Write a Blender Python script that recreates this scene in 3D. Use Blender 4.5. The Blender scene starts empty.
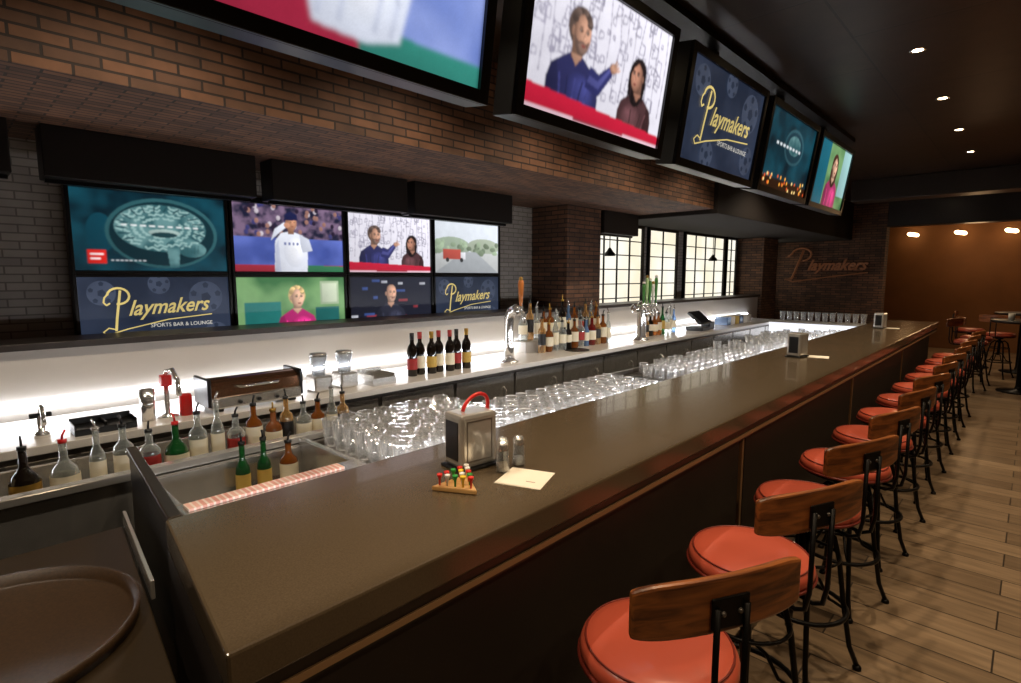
import bpy, math, random
import numpy as np
from mathutils import Vector, Matrix
random.seed(7)
sc=bpy.context.scene
COL=sc.collection
sc.view_settings.view_transform='Standard'
PI=math.pi
# ------------------------------------------------------------ materials
def lin(c):
    out=[]
    for v in c[:3]:
        v=v/255.0
        out.append(v/12.92 if v<=0.04045 else ((v+0.055)/1.055)**2.4)
    return tuple(out)+(1.0,)
def newmat(name):
    m=bpy.data.materials.new(name); m.use_nodes=True
    nt=m.node_tree; b=nt.nodes['Principled BSDF']
    return m,nt,b
def M(name,col,rough=.5,metal=0.0,emit=None,es=0.0,trans=0.0,coat=0.0,ior=None,var=0.0,vs=8.0,bump=0.0):
    m,nt,b=newmat(name)
    c=lin(col)
    b.inputs['Base Color'].default_value=c
    b.inputs['Roughness'].default_value=rough
    b.inputs['Metallic'].default_value=metal
    b.inputs['Transmission Weight'].default_value=trans
    b.inputs['Coat Weight'].default_value=coat
    if ior: b.inputs['IOR'].default_value=ior
    if emit:
        b.inputs['Emission Color'].default_value=lin(emit); b.inputs['Emission Strength'].default_value=es
    if var>0 or bump>0:
        tc=nt.nodes.new('ShaderNodeTexCoord'); n=nt.nodes.new('ShaderNodeTexNoise')
        n.inputs['Scale'].default_value=vs; n.inputs['Detail'].default_value=6
        nt.links.new(tc.outputs['Object'],n.inputs['Vector'])
        if var>0:
            r=nt.nodes.new('ShaderNodeValToRGB')
            r.color_ramp.elements[0].position=.3; r.color_ramp.elements[1].position=.7
            r.color_ramp.elements[0].color=tuple(x*(1-var) for x in c[:3])+(1,)
            r.color_ramp.elements[1].color=tuple(min(1,x*(1+var)) for x in c[:3])+(1,)
            nt.links.new(n.outputs['Fac'],r.inputs['Fac']); nt.links.new(r.outputs['Color'],b.inputs['Base Color'])
        if bump>0:
            bp=nt.nodes.new('ShaderNodeBump'); bp.inputs['Strength'].default_value=bump
            nt.links.new(n.outputs['Fac'],bp.inputs['Height']); nt.links.new(bp.outputs['Normal'],b.inputs['Normal'])
    return m
def thin_glass(name,col,body=.1,diff=.4,rough=.03,blend=.45,gain=.85):
    """clear thin-walled glass: transparent face-on, shiny and milky at the rims"""
    m=bpy.data.materials.new(name); m.use_nodes=True; nt=m.node_tree; nt.nodes.clear()
    N=nt.nodes.new; Lk=nt.links.new
    out=N('ShaderNodeOutputMaterial'); tr=N('ShaderNodeBsdfTransparent'); gl=N('ShaderNodeBsdfGlossy'); df=N('ShaderNodeBsdfDiffuse')
    lw=N('ShaderNodeLayerWeight'); lw.inputs['Blend'].default_value=blend
    ma=N('ShaderNodeMath'); ma.operation='MULTIPLY_ADD'; ma.inputs[1].default_value=gain; ma.inputs[2].default_value=body; ma.use_clamp=True
    tr.inputs[0].default_value=tuple(.25+.75*x for x in lin(col)[:3])+(1,); gl.inputs['Roughness'].default_value=rough; gl.inputs[0].default_value=(1,1,1,1)
    df.inputs[0].default_value=lin(col)
    a=N('ShaderNodeMixShader'); a.inputs[0].default_value=diff; Lk(gl.outputs[0],a.inputs[1]); Lk(df.outputs[0],a.inputs[2])
    b=N('ShaderNodeMixShader'); Lk(lw.outputs['Facing'],ma.inputs[0]); Lk(ma.outputs[0],b.inputs[0]); Lk(tr.outputs[0],b.inputs[1]); Lk(a.outputs[0],b.inputs[2])
    Lk(b.outputs[0],out.inputs[0]); return m
def brick_mat(name,axes,c1,c2,cm,bw=.18,bh=.047,mort=.0055,rough=.75,bump=.6,offset=.5,metal=0.0,bias=-.2,nv=(.6,1.35),ns=7,stretch=(1,1,1)):
    m,nt,b=newmat(name)
    tc=nt.nodes.new('ShaderNodeTexCoord'); sp=nt.nodes.new('ShaderNodeSeparateXYZ'); cb=nt.nodes.new('ShaderNodeCombineXYZ')
    nt.links.new(tc.outputs['Object'],sp.inputs[0])
    nt.links.new(sp.outputs[axes[0]],cb.inputs[0]); nt.links.new(sp.outputs[axes[1]],cb.inputs[1])
    br=nt.nodes.new('ShaderNodeTexBrick')
    br.offset=offset
    br.inputs['Color1'].default_value=lin(c1); br.inputs['Color2'].default_value=lin(c2); br.inputs['Mortar'].default_value=lin(cm)
    br.inputs['Scale'].default_value=1.0; br.inputs['Mortar Size'].default_value=mort; br.inputs['Mortar Smooth'].default_value=.2
    br.inputs['Brick Width'].default_value=bw; br.inputs['Row Height'].default_value=bh; br.inputs['Bias'].default_value=bias
    nt.links.new(cb.outputs[0],br.inputs['Vector'])
    mp=nt.nodes.new('ShaderNodeMapping'); mp.inputs['Scale'].default_value=stretch
    n=nt.nodes.new('ShaderNodeTexNoise'); n.inputs['Scale'].default_value=ns; n.inputs['Detail'].default_value=6
    nt.links.new(tc.outputs['Object'],mp.inputs[0]); nt.links.new(mp.outputs[0],n.inputs['Vector'])
    mx=nt.nodes.new('ShaderNodeMix'); mx.data_type='RGBA'; mx.blend_type='MULTIPLY'; mx.inputs[0].default_value=.7
    rr=nt.nodes.new('ShaderNodeValToRGB'); rr.color_ramp.elements[0].color=(nv[0],)*3+(1,); rr.color_ramp.elements[1].color=(nv[1],)*3+(1,)
    rr.color_ramp.elements[0].position=.3; rr.color_ramp.elements[1].position=.7
    nt.links.new(n.outputs['Fac'],rr.inputs['Fac'])
    nt.links.new(br.outputs['Color'],mx.inputs[6]); nt.links.new(rr.outputs['Color'],mx.inputs[7])
    nt.links.new(mx.outputs[2],b.inputs['Base Color'])
    b.inputs['Roughness'].default_value=rough; b.inputs['Metallic'].default_value=metal
    if bump>0:
        bp=nt.nodes.new('ShaderNodeBump'); bp.inputs['Strength'].default_value=bump; bp.inputs['Distance'].default_value=.01; bp.invert=True
        nt.links.new(br.outputs['Fac'],bp.inputs['Height']); nt.links.new(bp.outputs['Normal'],b.inputs['Normal'])
    return m
BK=((116,80,57),(72,52,42),(46,35,30))
brick_x=brick_mat('brick_facing_x',(1,2),*BK)
brick_y=brick_mat('brick_facing_y',(0,2),*BK)
brick_z=brick_mat('brick_underside',(1,0),*BK)
gbrick_x=brick_mat('grey_brick',(1,2),(176,168,160),(156,149,143),(124,118,112),bw=.15,bh=.046,mort=.0045,nv=(.85,1.12),bump=.3)
floor_m=brick_mat('floor_plank_tile',(0,1),(156,132,104),(108,89,68),(52,42,33),bw=1.2,bh=.2,mort=.004,rough=.34,bump=.15,nv=(.6,1.35),ns=3,stretch=(1,9,1),bias=0)
ceil_m=brick_mat('ceiling_metal_panel',(1,0),(52,36,24),(46,32,21),(22,15,10),bw=1.3,bh=.9,mort=.008,rough=.4,bump=.3,metal=.2)
white_tile=M('white_backsplash',(184,178,170),.4)
steel=M('stainless_steel',(205,200,192),.3,.35,var=.08,vs=14)
bsteel=M('brushed_steel',(196,193,188),.25,.75,var=.1,vs=18)
casem=M('polished_case',(214,211,206),.14,.6)
dsteel=M('dark_steel',(112,106,100),.3,.6)
chrome=M('chrome',(240,238,235),.12,.85)
blackm=M('black_metal',(20,18,17),.4,.6)
blackp=M('black_plastic',(14,13,13),.35)
darkbr=M('dark_brown_laminate',(40,31,25),.4,var=.15,vs=30)
panelm=M('bar_front_panel',(46,36,29),.6,var=.12,vs=12)
quartz=M('brown_quartz',(88,75,57),.2,var=.14,vs=260,coat=.2)
bronze=M('bronze_strip',(150,116,80),.55,.0)
copperlet=M('copper_letter_glow',(124,78,50),.5,.2,emit=(134,82,50),es=.14)  # faint glow put into the copper so the letters stand out from the brick
leather=M('coral_red_leather',(204,92,68),.34,coat=.3,bump=.05,vs=60)
piping=M('dark_red_piping',(120,44,32),.4)
glassm=thin_glass('clear_glass',(252,253,254),body=.05,diff=.34,blend=.4,gain=1.0,rough=.01)
jarglass=thin_glass('jar_glass',(240,244,248),body=.05,diff=.2,blend=.35)
whitep=M('white_paper',(238,230,212),.7)
wallplain=M('warm_plaster',(100,78,54),.7,var=.08,vs=3)
orangew=M('brown_tan_wall',(132,88,50),.7,var=.08,vs=3)
redp=M('red_plastic',(205,28,24),.3)
cream=M('cream_label',(232,222,196),.6)
led=M('led_strip',(255,255,255),.5,emit=(238,243,255),es=20.0)
bulb=M('lamp_lens',(255,255,255),.5,emit=(255,226,180),es=30.0)
tube_m=M('sconce_glow',(255,255,255),.5,emit=(255,210,150),es=11.0)
def wood(name,c1,c2,rough=.35,axis_scale=(2,30,30)):
    m,nt,b=newmat(name)
    tc=nt.nodes.new('ShaderNodeTexCoord'); mp=nt.nodes.new('ShaderNodeMapping'); mp.inputs['Scale'].default_value=axis_scale
    n=nt.nodes.new('ShaderNodeTexNoise'); n.inputs['Scale'].default_value=1.6; n.inputs['Detail'].default_value=8; n.inputs['Distortion'].default_value=.6
    r=nt.nodes.new('ShaderNodeValToRGB'); r.color_ramp.elements[0].color=lin(c1); r.color_ramp.elements[1].color=lin(c2)
    r.color_ramp.elements[0].position=.35; r.color_ramp.elements[1].position=.65
    nt.links.new(tc.outputs['Object'],mp.inputs[0]); nt.links.new(mp.outputs[0],n.inputs['Vector']); nt.links.new(n.outputs['Fac'],r.inputs[0]); nt.links.new(r.outputs[0],b.inputs['Base Color'])
    b.inputs['Roughness'].default_value=rough; b.inputs['Coat Weight'].default_value=.25
    return m
stoolwood=wood('stool_wood',(88,48,24),(166,98,48),axis_scale=(30,2.5,30))
boardwood=wood('game_board_wood',(190,140,80),(225,180,115))
# ------------------------------------------------------------ mesh builder
class MB:
    def __init__(s): s.v=[]; s.f=[]; s.mi=[]; s.sm=[]
    def add(s,vs,fs,m=0,smooth=False,T=None):
        o=len(s.v)
        for p in vs:
            p=Vector(p)
            if T is not None: p=T@p
            s.v.append(tuple(p))
        for f in fs:
            s.f.append([i+o for i in f]); s.mi.append(m); s.sm.append(smooth)
        return s
    def box(s,a,b,m=0,T=None,mats=None):
        x0,y0,z0=[min(a[i],b[i]) for i in range(3)]; x1,y1,z1=[max(a[i],b[i]) for i in range(3)]
        vs=[(x0,y0,z0),(x1,y0,z0),(x1,y1,z0),(x0,y1,z0),(x0,y0,z1),(x1,y0,z1),(x1,y1,z1),(x0,y1,z1)]
        fs=[(0,3,2,1),(4,5,6,7),(0,1,5,4),(2,3,7,6),(1,2,6,5),(3,0,4,7)]  # -z +z -y +y +x -x
        if mats is None: s.add(vs,fs,m,False,T)
        else:
            for k,f in enumerate(fs): s.add(vs,[f],mats[k],False,T)
        return s
    def lathe(s,prof,n=24,m=0,T=None,smooth=True):
        vs=[];fs=[];ring=[]
        for r,z in prof:
            if r<=1e-6: ring.append([len(vs)]); vs.append((0,0,z))
            else:
                ring.append(list(range(len(vs),len(vs)+n)))
                for i in range(n):
                    a=2*PI*i/n; vs.append((r*math.cos(a),r*math.sin(a),z))
        for k in range(len(prof)-1):
            A,B=ring[k],ring[k+1]
            if len(A)==1 and len(B)==1: continue
            for i in range(n):
                j=(i+1)%n
                if len(A)==1: fs.append((A[0],B[j],B[i]))
                elif len(B)==1: fs.append((A[i],A[j],B[0]))
                else: fs.append((A[i],A[j],B[j],B[i]))
        return s.add(vs,fs,m,smooth,T)
    def tube(s,pts,r,n=8,m=0,closed=False,T=None,smooth=True):
        pts=[Vector(p) for p in pts]; N=len(pts); vs=[];fs=[]
        prev=None
        for i,p in enumerate(pts):
            if closed: d=pts[(i+1)%N]-pts[(i-1)%N]
            elif i==0: d=pts[1]-p
            elif i==N-1: d=p-pts[i-1]
            else: d=pts[i+1]-pts[i-1]
            d.normalize()
            if prev is None:
                u=d.orthogonal().normalized()
            else:
                u=(prev-d*prev.dot(d))
                u=u.normalized() if u.length>1e-6 else d.orthogonal().normalized()
            prev=u; w=d.cross(u)
            rr=r[i] if isinstance(r,(list,tuple)) else r
            for k in range(n):
                a=2*PI*k/n; vs.append(tuple(p+u*(rr*math.cos(a))+w*(rr*math.sin(a))))
        segs=N if closed else N-1
        for i in range(segs):
            j=(i+1)%N
            for k in range(n):
                l=(k+1)%n
                fs.append((i*n+k,i*n+l,j*n+l,j*n+k))
        if not closed:
            fs.append(tuple(range(n-1,-1,-1))); fs.append(tuple((N-1)*n+k for k in range(n)))
        return s.add(vs,fs,m,smooth,T)
    def prism(s,poly,z0,z1,m=0,T=None):
        n=len(poly); vs=[(x,y,z0) for x,y in poly]+[(x,y,z1) for x,y in poly]
        ar=sum(poly[i][0]*poly[(i+1)%n][1]-poly[(i+1)%n][0]*poly[i][1] for i in range(n))
        fs=[tuple(range(n-1,-1,-1)),tuple(range(n,2*n))]+[(i,(i+1)%n,n+(i+1)%n,n+i) for i in range(n)]
        if ar<0: fs=[f[::-1] for f in fs]
        return s.add(vs,fs,m,False,T)
    def obj(s,name,mats,parent=None,bevel=0.0,loc=None,rz=None,label=None):
        me=bpy.data.meshes.new(name); me.from_pydata(s.v,[],s.f)
        for m in (mats if isinstance(mats,(list,tuple)) else [mats]): me.materials.append(m)
        me.polygons.foreach_set('material_index',s.mi); me.polygons.foreach_set('use_smooth',s.sm); me.update()
        o=bpy.data.objects.new(name,me); COL.objects.link(o)
        if bevel>0:
            b=o.modifiers.new('bevel','BEVEL'); b.width=bevel; b.segments=2; b.limit_method='ANGLE'
        if parent: o.parent=parent
        if loc is not None: o.location=loc
        if rz is not None: o.rotation_euler[2]=rz
        if label: o['label']=label
        return o
def meta(o,label,cat,group=None):
    o['label']=label; o['category']=cat
    if group: o['group']=group
    return o
def root(name,label,cat,loc=(0,0,0),rz=0,group=None):
    o=bpy.data.objects.new(name,None); o.empty_display_size=.05; COL.objects.link(o)
    o.location=loc; o.rotation_euler[2]=rz
    return meta(o,label,cat,group)
def struct(o): o['kind']='structure'; return o
def dup(o,loc,rz=None,label=None):
    def cp(x,par):
        c=x.copy(); COL.objects.link(c)
        if par: c.parent=par
        for ch in x.children: cp(ch,c)
        return c
    c=cp(o,None); c.location=loc
    if rz is not None: c.rotation_euler[2]=rz
    if label: c['label']=label
    return c
def circ(r,z,n=24,cx=0,cy=0): return [(cx+r*math.cos(2*PI*i/n),cy+r*math.sin(2*PI*i/n),z) for i in range(n)]
def TR(x,y,z,rz=0,rx=0,ry=0): return Matrix.Translation((x,y,z))@Matrix.Rotation(rz,4,'Z')@Matrix.Rotation(ry,4,'Y')@Matrix.Rotation(rx,4,'X')
# ------------------------------------------------------------ text geometry
_tc={}
def text_geo(s,bold=0.0,shear=0.0):
    k=(s,bold,shear)
    if k in _tc: return _tc[k]
    cu=bpy.data.curves.new('t','FONT'); cu.body=s; cu.size=1; cu.shear=shear; cu.offset=bold; cu.resolution_u=3
    o=bpy.data.objects.new('t',cu); COL.objects.link(o); bpy.context.view_layer.update()
    dg=bpy.context.evaluated_depsgraph_get()
    me=bpy.data.meshes.new_from_object(o.evaluated_get(dg))
    vs=[tuple(v.co) for v in me.vertices]; fs=[tuple(p.vertices) for p in me.polygons]
    bpy.data.objects.remove(o); bpy.data.curves.remove(cu); bpy.data.meshes.remove(me)
    xs=[v[0] for v in vs]; w=max(xs)-min(xs); mn=min(xs)
    vs=[(v[0]-mn,v[1]) for v in vs]
    _tc[k]=(vs,fs,w); return _tc[k]
# ------------------------------------------------------------ screen pictures
_em={}; NC={}
def em_noise(name,c1,c2,scale=3,es=1.1,det=3,stretch=(1,1,1)):
    m,nt,b=newmat(name)
    b.inputs['Base Color'].default_value=(.002,.002,.002,1); b.inputs['Roughness'].default_value=.35
    tc=nt.nodes.new('ShaderNodeTexCoord'); mp=nt.nodes.new('ShaderNodeMapping'); mp.inputs['Scale'].default_value=stretch
    n=nt.nodes.new('ShaderNodeTexNoise'); n.inputs['Detail'].default_value=det
    n.inputs['Scale'].default_value=scale
    r=nt.nodes.new('ShaderNodeValToRGB'); r.color_ramp.elements[0].color=lin(c1); r.color_ramp.elements[1].color=lin(c2)
    r.color_ramp.elements[0].position=.38; r.color_ramp.elements[1].position=.62
    nt.links.new(tc.outputs['Object'],mp.inputs[0]); nt.links.new(mp.outputs[0],n.inputs['Vector']); nt.links.new(n.outputs['Fac'],r.inputs[0])
    nt.links.new(r.outputs[0],b.inputs['Emission Color']); b.inputs['Emission Strength'].default_value=es
    NC[m.name]=(c1,c2,scale)
    return m
def em(c,es=1.15):
    k=(tuple(c),es)
    if k not in _em: _em[k]=em_noise('screen_colour',tuple(v*.92 for v in c),tuple(min(255,v*1.04) for v in c),5,es,3)
    return _em[k]
def vmat():
    m,nt,b=newmat('broadcast_picture'); b.inputs['Base Color'].default_value=(.002,.002,.002,1); b.inputs['Roughness'].default_value=.35
    a=nt.nodes.new('ShaderNodeAttribute'); a.attribute_name='picture'
    nt.links.new(a.outputs['Color'],b.inputs['Emission Color']); b.inputs['Emission Strength'].default_value=1.15; return m
pictm=vmat()
rng=np.random.RandomState(5)
def field(W,H,n):
    g=np.zeros((H,W)); amp=1; tot=0
    for o in range(3):
        k=int(max(2,n*(2**o))); a=rng.rand(k*9//16+3,k+2)
        ry=np.linspace(0,a.shape[0]-1.001,H); rx=np.linspace(0,a.shape[1]-1.001,W)
        y0=ry.astype(int); x0=rx.astype(int); fy=(ry-y0)[:,None]; fx=(rx-x0)[None,:]
        fy=fy*fy*(3-2*fy); fx=fx*fx*(3-2*fx)
        g+=amp*((a[y0][:,x0]*(1-fx)+a[y0][:,x0+1]*fx)*(1-fy)+(a[y0+1][:,x0]*(1-fx)+a[y0+1][:,x0+1]*fx)*fy)
        tot+=amp; amp*=.5
    return g/tot
def raster(ops,W=256,H=144,blur=1):
    img=np.zeros((H,W,3)); xs=(np.arange(W))/(W-1)*16; ys=(np.arange(H))/(H-1)*9
    for P,fs,c in ops:
        if fs not in (None,'same') or len(P)<3: continue
        px=[p[0] for p in P]; py=[p[1] for p in P]
        i0=max(0,int(np.searchsorted(xs,min(px)))); i1=min(W,int(np.searchsorted(xs,max(px)))+1)
        j0=max(0,int(np.searchsorted(ys,min(py)))); j1=min(H,int(np.searchsorted(ys,max(py)))+1)
        if i1<=i0 or j1<=j0: continue
        X,Y=np.meshgrid(xs[i0:i1],ys[j0:j1]); ins=np.zeros(X.shape,bool)
        n=len(P)
        for i in range(n):
            xa,ya=P[i]; xb,yb=P[(i+1)%n]
            if ya==yb: continue
            cond=((ya>Y)!=(yb>Y))&(X<(xb-xa)*(Y-ya)/(yb-ya)+xa)
            ins^=cond
        cx=(min(px)+max(px))/2; cy=(min(py)+max(py))/2; rx=max(.3,(max(px)-min(px))/2); ry=max(.3,(max(py)-min(py))/2)
        sh=np.clip(1+.13*(X-cx)/rx+.13*(Y-cy)/ry,.7,1.3)[...,None]
        if isinstance(c,bpy.types.Material):
            c1,c2,sc_=NC[c.name]; f=field(W,H,sc_*2)[j0:j1,i0:i1,None]; f=np.clip((f-.3)/.4,0,1)
            colr=np.array(lin(c1)[:3])*(1-f)+np.array(lin(c2)[:3])*f
            colr=colr*(.5+.5*sh)
        else: colr=np.array(lin(c)[:3])*sh
        colr=np.broadcast_to(colr,X.shape+(3,))
        sub=img[j0:j1,i0:i1]; sub[ins]=colr[ins]
    for _ in range(blur):
        p=np.pad(img,((2,2),(0,0),(0,0)),'edge'); img=(p[:-4]+4*p[1:-3]+6*p[2:-2]+4*p[3:-1]+p[4:])/16
        p=np.pad(img,((0,0),(2,2),(0,0)),'edge'); img=(p[:,:-4]+4*p[:,1:-3]+6*p[:,2:-2]+4*p[:,3:-1]+p[:,4:])/16
    img*=(.93+.14*field(W,H,14))[...,None]*(.97+.06*rng.rand(H,W))[...,None]
    return np.clip(img,0,1)
def picture_mesh(pic,w,h,parent,blur=1,x=-.003):
    W,H=256,144; img=raster(pic.ops,W,H,blur)
    yy,zz=np.meshgrid((np.arange(W)/(W-1)-.5)*w,np.arange(H)/(H-1)*h)
    co=np.stack([np.full(yy.size,x),yy.ravel(),zz.ravel()],1)
    idx=np.arange(W*H).reshape(H,W)
    q=np.stack([idx[:-1,:-1],idx[:-1,1:],idx[1:,1:],idx[1:,:-1]],-1).reshape(-1,4)
    me=bpy.data.meshes.new('screen'); me.vertices.add(len(co)); me.vertices.foreach_set('co',co.ravel())
    me.loops.add(q.size); me.loops.foreach_set('vertex_index',q.ravel().astype(np.int32))
    me.polygons.add(len(q)); me.polygons.foreach_set('loop_start',(np.arange(len(q))*4).astype(np.int32)); me.polygons.foreach_set('loop_total',np.full(len(q),4,np.int32))
    me.update(calc_edges=True)
    a=me.color_attributes.new('picture','FLOAT_COLOR','POINT')
    a.data.foreach_set('color',np.concatenate([img.reshape(-1,3),np.ones((W*H,1))],1).astype(np.float32).ravel())
    me.materials.append(pictm); me.validate()
    o=bpy.data.objects.new('screen',me); COL.objects.link(o); o.parent=parent; return o
def clip(poly):
    def cl(P,ins,inter):
        out=[]
        for i in range(len(P)):
            a,b=P[i-1],P[i]
            if ins(b):
                if not ins(a): out.append(inter(a,b))
                out.append(b)
            elif ins(a): out.append(inter(a,b))
        return out
    for ax,lim,sg in ((0,0,1),(0,16,-1),(1,0,1),(1,9,-1)):
        if not poly: return poly
        def it(a,b,ax=ax,lim=lim):
            t=(lim-a[ax])/(b[ax]-a[ax]); return (a[0]+t*(b[0]-a[0]),a[1]+t*(b[1]-a[1]))
        poly=cl(poly,lambda p:(p[ax]-lim)*sg>=0,it)
    return poly
class Pic:
    def __init__(s,bg,flat=False): s.ops=[([(0,0),(16,0),(16,9),(0,9)],None,bg)]; s.flat=flat; s.blur=1
    def poly(s,p,c): s.ops.append((p,None,c)); return s
    def rect(s,x0,y0,x1,y1,c): return s.poly([(x0,y0),(x1,y0),(x1,y1),(x0,y1)],c)
    def ell(s,cx,cy,rx,ry,c,n=22,rot=0):
        P=[]
        for i in range(n):
            a=2*PI*i/n; x,y=rx*math.cos(a),ry*math.sin(a)
            P.append((cx+x*math.cos(rot)-y*math.sin(rot),cy+x*math.sin(rot)+y*math.cos(rot)))
        return s.poly(P,c)
    def stroke(s,pts,w,c,same=False):
        for i in range(len(pts)-1):
            a=Vector(pts[i]); b=Vector(pts[i+1]); d=(b-a); 
            if d.length<1e-6: continue
            d.normalize(); n=Vector((-d.y,d.x))*w/2; a2=a-d*w*.2; b2=b+d*w*.2
            s.ops.append(([tuple(a2+n),tuple(a2-n),tuple(b2-n),tuple(b2+n)],'same' if (i or same) else None,c))
        return s
    def text(s,t,x,y,size,c,bold=.0,shear=0.0,rot=0.0,width=None):
        vs,fs,w=text_geo(t,bold,shear); sx=size if width is None else width/w
        P=[(x+(vx*sx)*math.cos(rot)-(vy*size)*math.sin(rot),y+(vx*sx)*math.sin(rot)+(vy*size)*math.cos(rot)) for vx,vy in vs]
        s.ops.append((P,fs,c)); return s
    def build(s,w,h,x0=0.0):
        mb=MB(); mats=[]; L=0
        for P,fs,c in s.ops:
            mat=c if isinstance(c,bpy.types.Material) else em(c)
            if mat not in mats: mats.append(mat)
            mi=mats.index(mat)
            if fs!='same': L+=1
            if fs is None or fs=='same': Q=clip(P); F=[tuple(range(len(Q)))] if len(Q)>2 else []
            else: Q=P; F=fs
            if F:
                n0=sum(Q[i][0]*Q[(i+1)%len(Q)][1]-Q[(i+1)%len(Q)][0]*Q[i][1] for i in range(len(Q))) if fs in (None,'same') else 1
                if n0<0: F=[f[::-1] for f in F]
                mb.add([(x0+L*.00015,(q[0]/16-.5)*w,q[1]/9*h) for q in Q],F,mi)
        return mb,mats
def mul(c,k): return tuple(max(0,min(255,int(v*k))) for v in c)
def mix(a,b,t): return tuple(int(x*(1-t)+y*t) for x,y in zip(a,b))
def soft(p,cx,cy,rx,ry,c0,c1,n=5,dx=0,dy=0,rot=0):
    """nested tones from c0 (edge) to c1 (core), like soft studio light"""
    for i in range(n):
        t=i/(n-1); k=1-.75*t
        p.ell(cx+dx*t,cy+dy*t,rx*k,ry*k,mix(c0,c1,t),18,rot)
def person(p,cx,by,s,skin,hair,shirt,hairlong=False,beard=None,turn=0.0,bald=False):
    """head and shoulders portrait in many layered tones"""
    T=turn if turn else 1
    p.poly([(cx-2.1*s,by),(cx-2.0*s,by+1.5*s),(cx-1.75*s,by+2.15*s),(cx-1.2*s,by+2.5*s),(cx-.45*s,by+2.95*s),(cx+.45*s,by+2.95*s),(cx+1.2*s,by+2.5*s),(cx+1.75*s,by+2.15*s),(cx+2.0*s,by+1.5*s),(cx+2.1*s,by)],mul(shirt,.8))
    soft(p,cx+T*.5*s,by+1.1*s,1.2*s,1.1*s,mul(shirt,.85),mul(shirt,1.25),7,T*.3*s,.3*s)
    p.poly([(cx-T*2.1*s,by),(cx-T*2.0*s,by+1.5*s),(cx-T*1.75*s,by+2.15*s),(cx-T*1.35*s,by+2.3*s),(cx-T*1.15*s,by+1.4*s),(cx-T*1.2*s,by)],mul(shirt,.62))
    for k in range(5): p.stroke([(cx+(-1.2+k*.55)*s,by),(cx+(-1.0+k*.5)*s,by+1.0*s),(cx+(-1.1+k*.6)*s,by+1.8*s)],.1*s,mul(shirt,.64 if k%2 else 1.15))
    hx=cx+turn*.2*s; hy=by+3.95*s
    if hairlong:
        p.ell(hx,hy-.35*s,1.02*s,1.55*s,mul(hair,.9)); soft(p,hx-T*.2*s,hy+.3*s,.8*s,.9*s,hair,mul(hair,1.7),5,T*.2*s,.3*s)
        for k in range(7): p.stroke([(hx+(-.8+k*.27)*s,hy+.6*s),(hx+(-.95+k*.31)*s,hy-.6*s),(hx+(-.85+k*.28)*s,hy-1.6*s)],.09*s,mul(hair,1.5 if k%2 else .8))
    elif not bald: p.ell(hx-turn*.15*s,hy+.25*s,.88*s,.95*s,hair)
    p.poly([(cx-.4*s,by+2.7*s),(cx+.4*s,by+2.7*s),(cx+.4*s,hy-.2*s),(cx-.4*s,hy-.2*s)],mul(skin,.6))
    p.poly([(cx-.46*s,by+2.93*s),(cx,by+2.4*s),(cx+.46*s,by+2.93*s)],mul(skin,.82))
    p.ell(hx-T*.64*s,hy,.13*s,.24*s,mul(skin,.72),10)
    fx=hx+T*.08*s
    for k,(sx,tone) in enumerate(((1,.62),(.95,.72),(.89,.8),(.81,.88),(.7,.95),(.57,1.0),(.42,1.05))):
        p.poly([(fx+T*.05*k*s+a*sx*s,hy+b*sx*s) for a,b in ((-.64,.3),(-.63,-.25),(-.5,-.66),(-.22,-.96),(.17,-.96),(.45,-.68),(.6,-.25),(.63,.3),(.5,.78),(.2,1.0),(-.25,1.0),(-.54,.76))],mul(skin,tone))
    if beard:
        p.poly([(fx+a*s,hy+b*s) for a,b in ((-.6,-.1),(-.5,-.66),(-.2,-1.0),(.17,-1.0),(.45,-.72),(.58,-.15),(.36,-.36),(.05,-.3),(-.3,-.36))],mul(beard,.85))
        p.poly([(fx+T*.1*s+a*s,hy+b*s) for a,b in ((-.4,-.5),(-.15,-.86),(.15,-.86),(.38,-.6),(.2,-.42),(-.2,-.42))],mul(beard,1.1))
    for q in (-.25,.25):
        ex=hx+q*s+T*.2*s
        p.ell(ex,hy+.17*s,.17*s,.11*s,mul(skin,.62),10); p.ell(ex,hy+.14*s,.1*s,.045*s,(170,156,148),10); p.ell(ex+T*.02*s,hy+.14*s,.055*s,.05*s,(36,26,24),8)
        p.poly([(ex-.17*s,hy+.3*s),(ex+.17*s,hy+.31*s),(ex+.1*s,hy+.36*s),(ex-.12*s,hy+.35*s)],mul(hair,.8) if not bald else mul(skin,.55))
    p.poly([(hx+T*.16*s,hy-.22*s),(hx+T*.34*s,hy-.24*s),(hx+T*.25*s,hy+.16*s)],mul(skin,.74)); p.ell(hx+T*.28*s,hy-.15*s,.07*s,.08*s,mul(skin,1.14),8)
    p.ell(hx+T*.24*s,hy-.5*s,.19*s,.07*s,(146,80,72),12); p.ell(hx+T*.24*s,hy-.5*s,.17*s,.02*s,(90,40,38),10)
    if hairlong: p.poly([(hx-.82*s,hy-.1*s),(hx-.7*s,hy+.8*s),(hx,hy+1.18*s),(hx+.7*s,hy+.8*s),(hx+.82*s,hy-.1*s),(hx+.52*s,hy+.5*s),(hx,hy+.88*s),(hx-.48*s,hy+.5*s)],hair)
    elif not bald:
        for k in range(13):
            a=PI*.03+PI*.94*k/12; p.ell(hx+.58*s*math.cos(a),hy+.5*s+.56*s*math.sin(a),.24*s,.18*s,mul(hair,.8+.4*((k*7)%4)/3),10)
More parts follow.
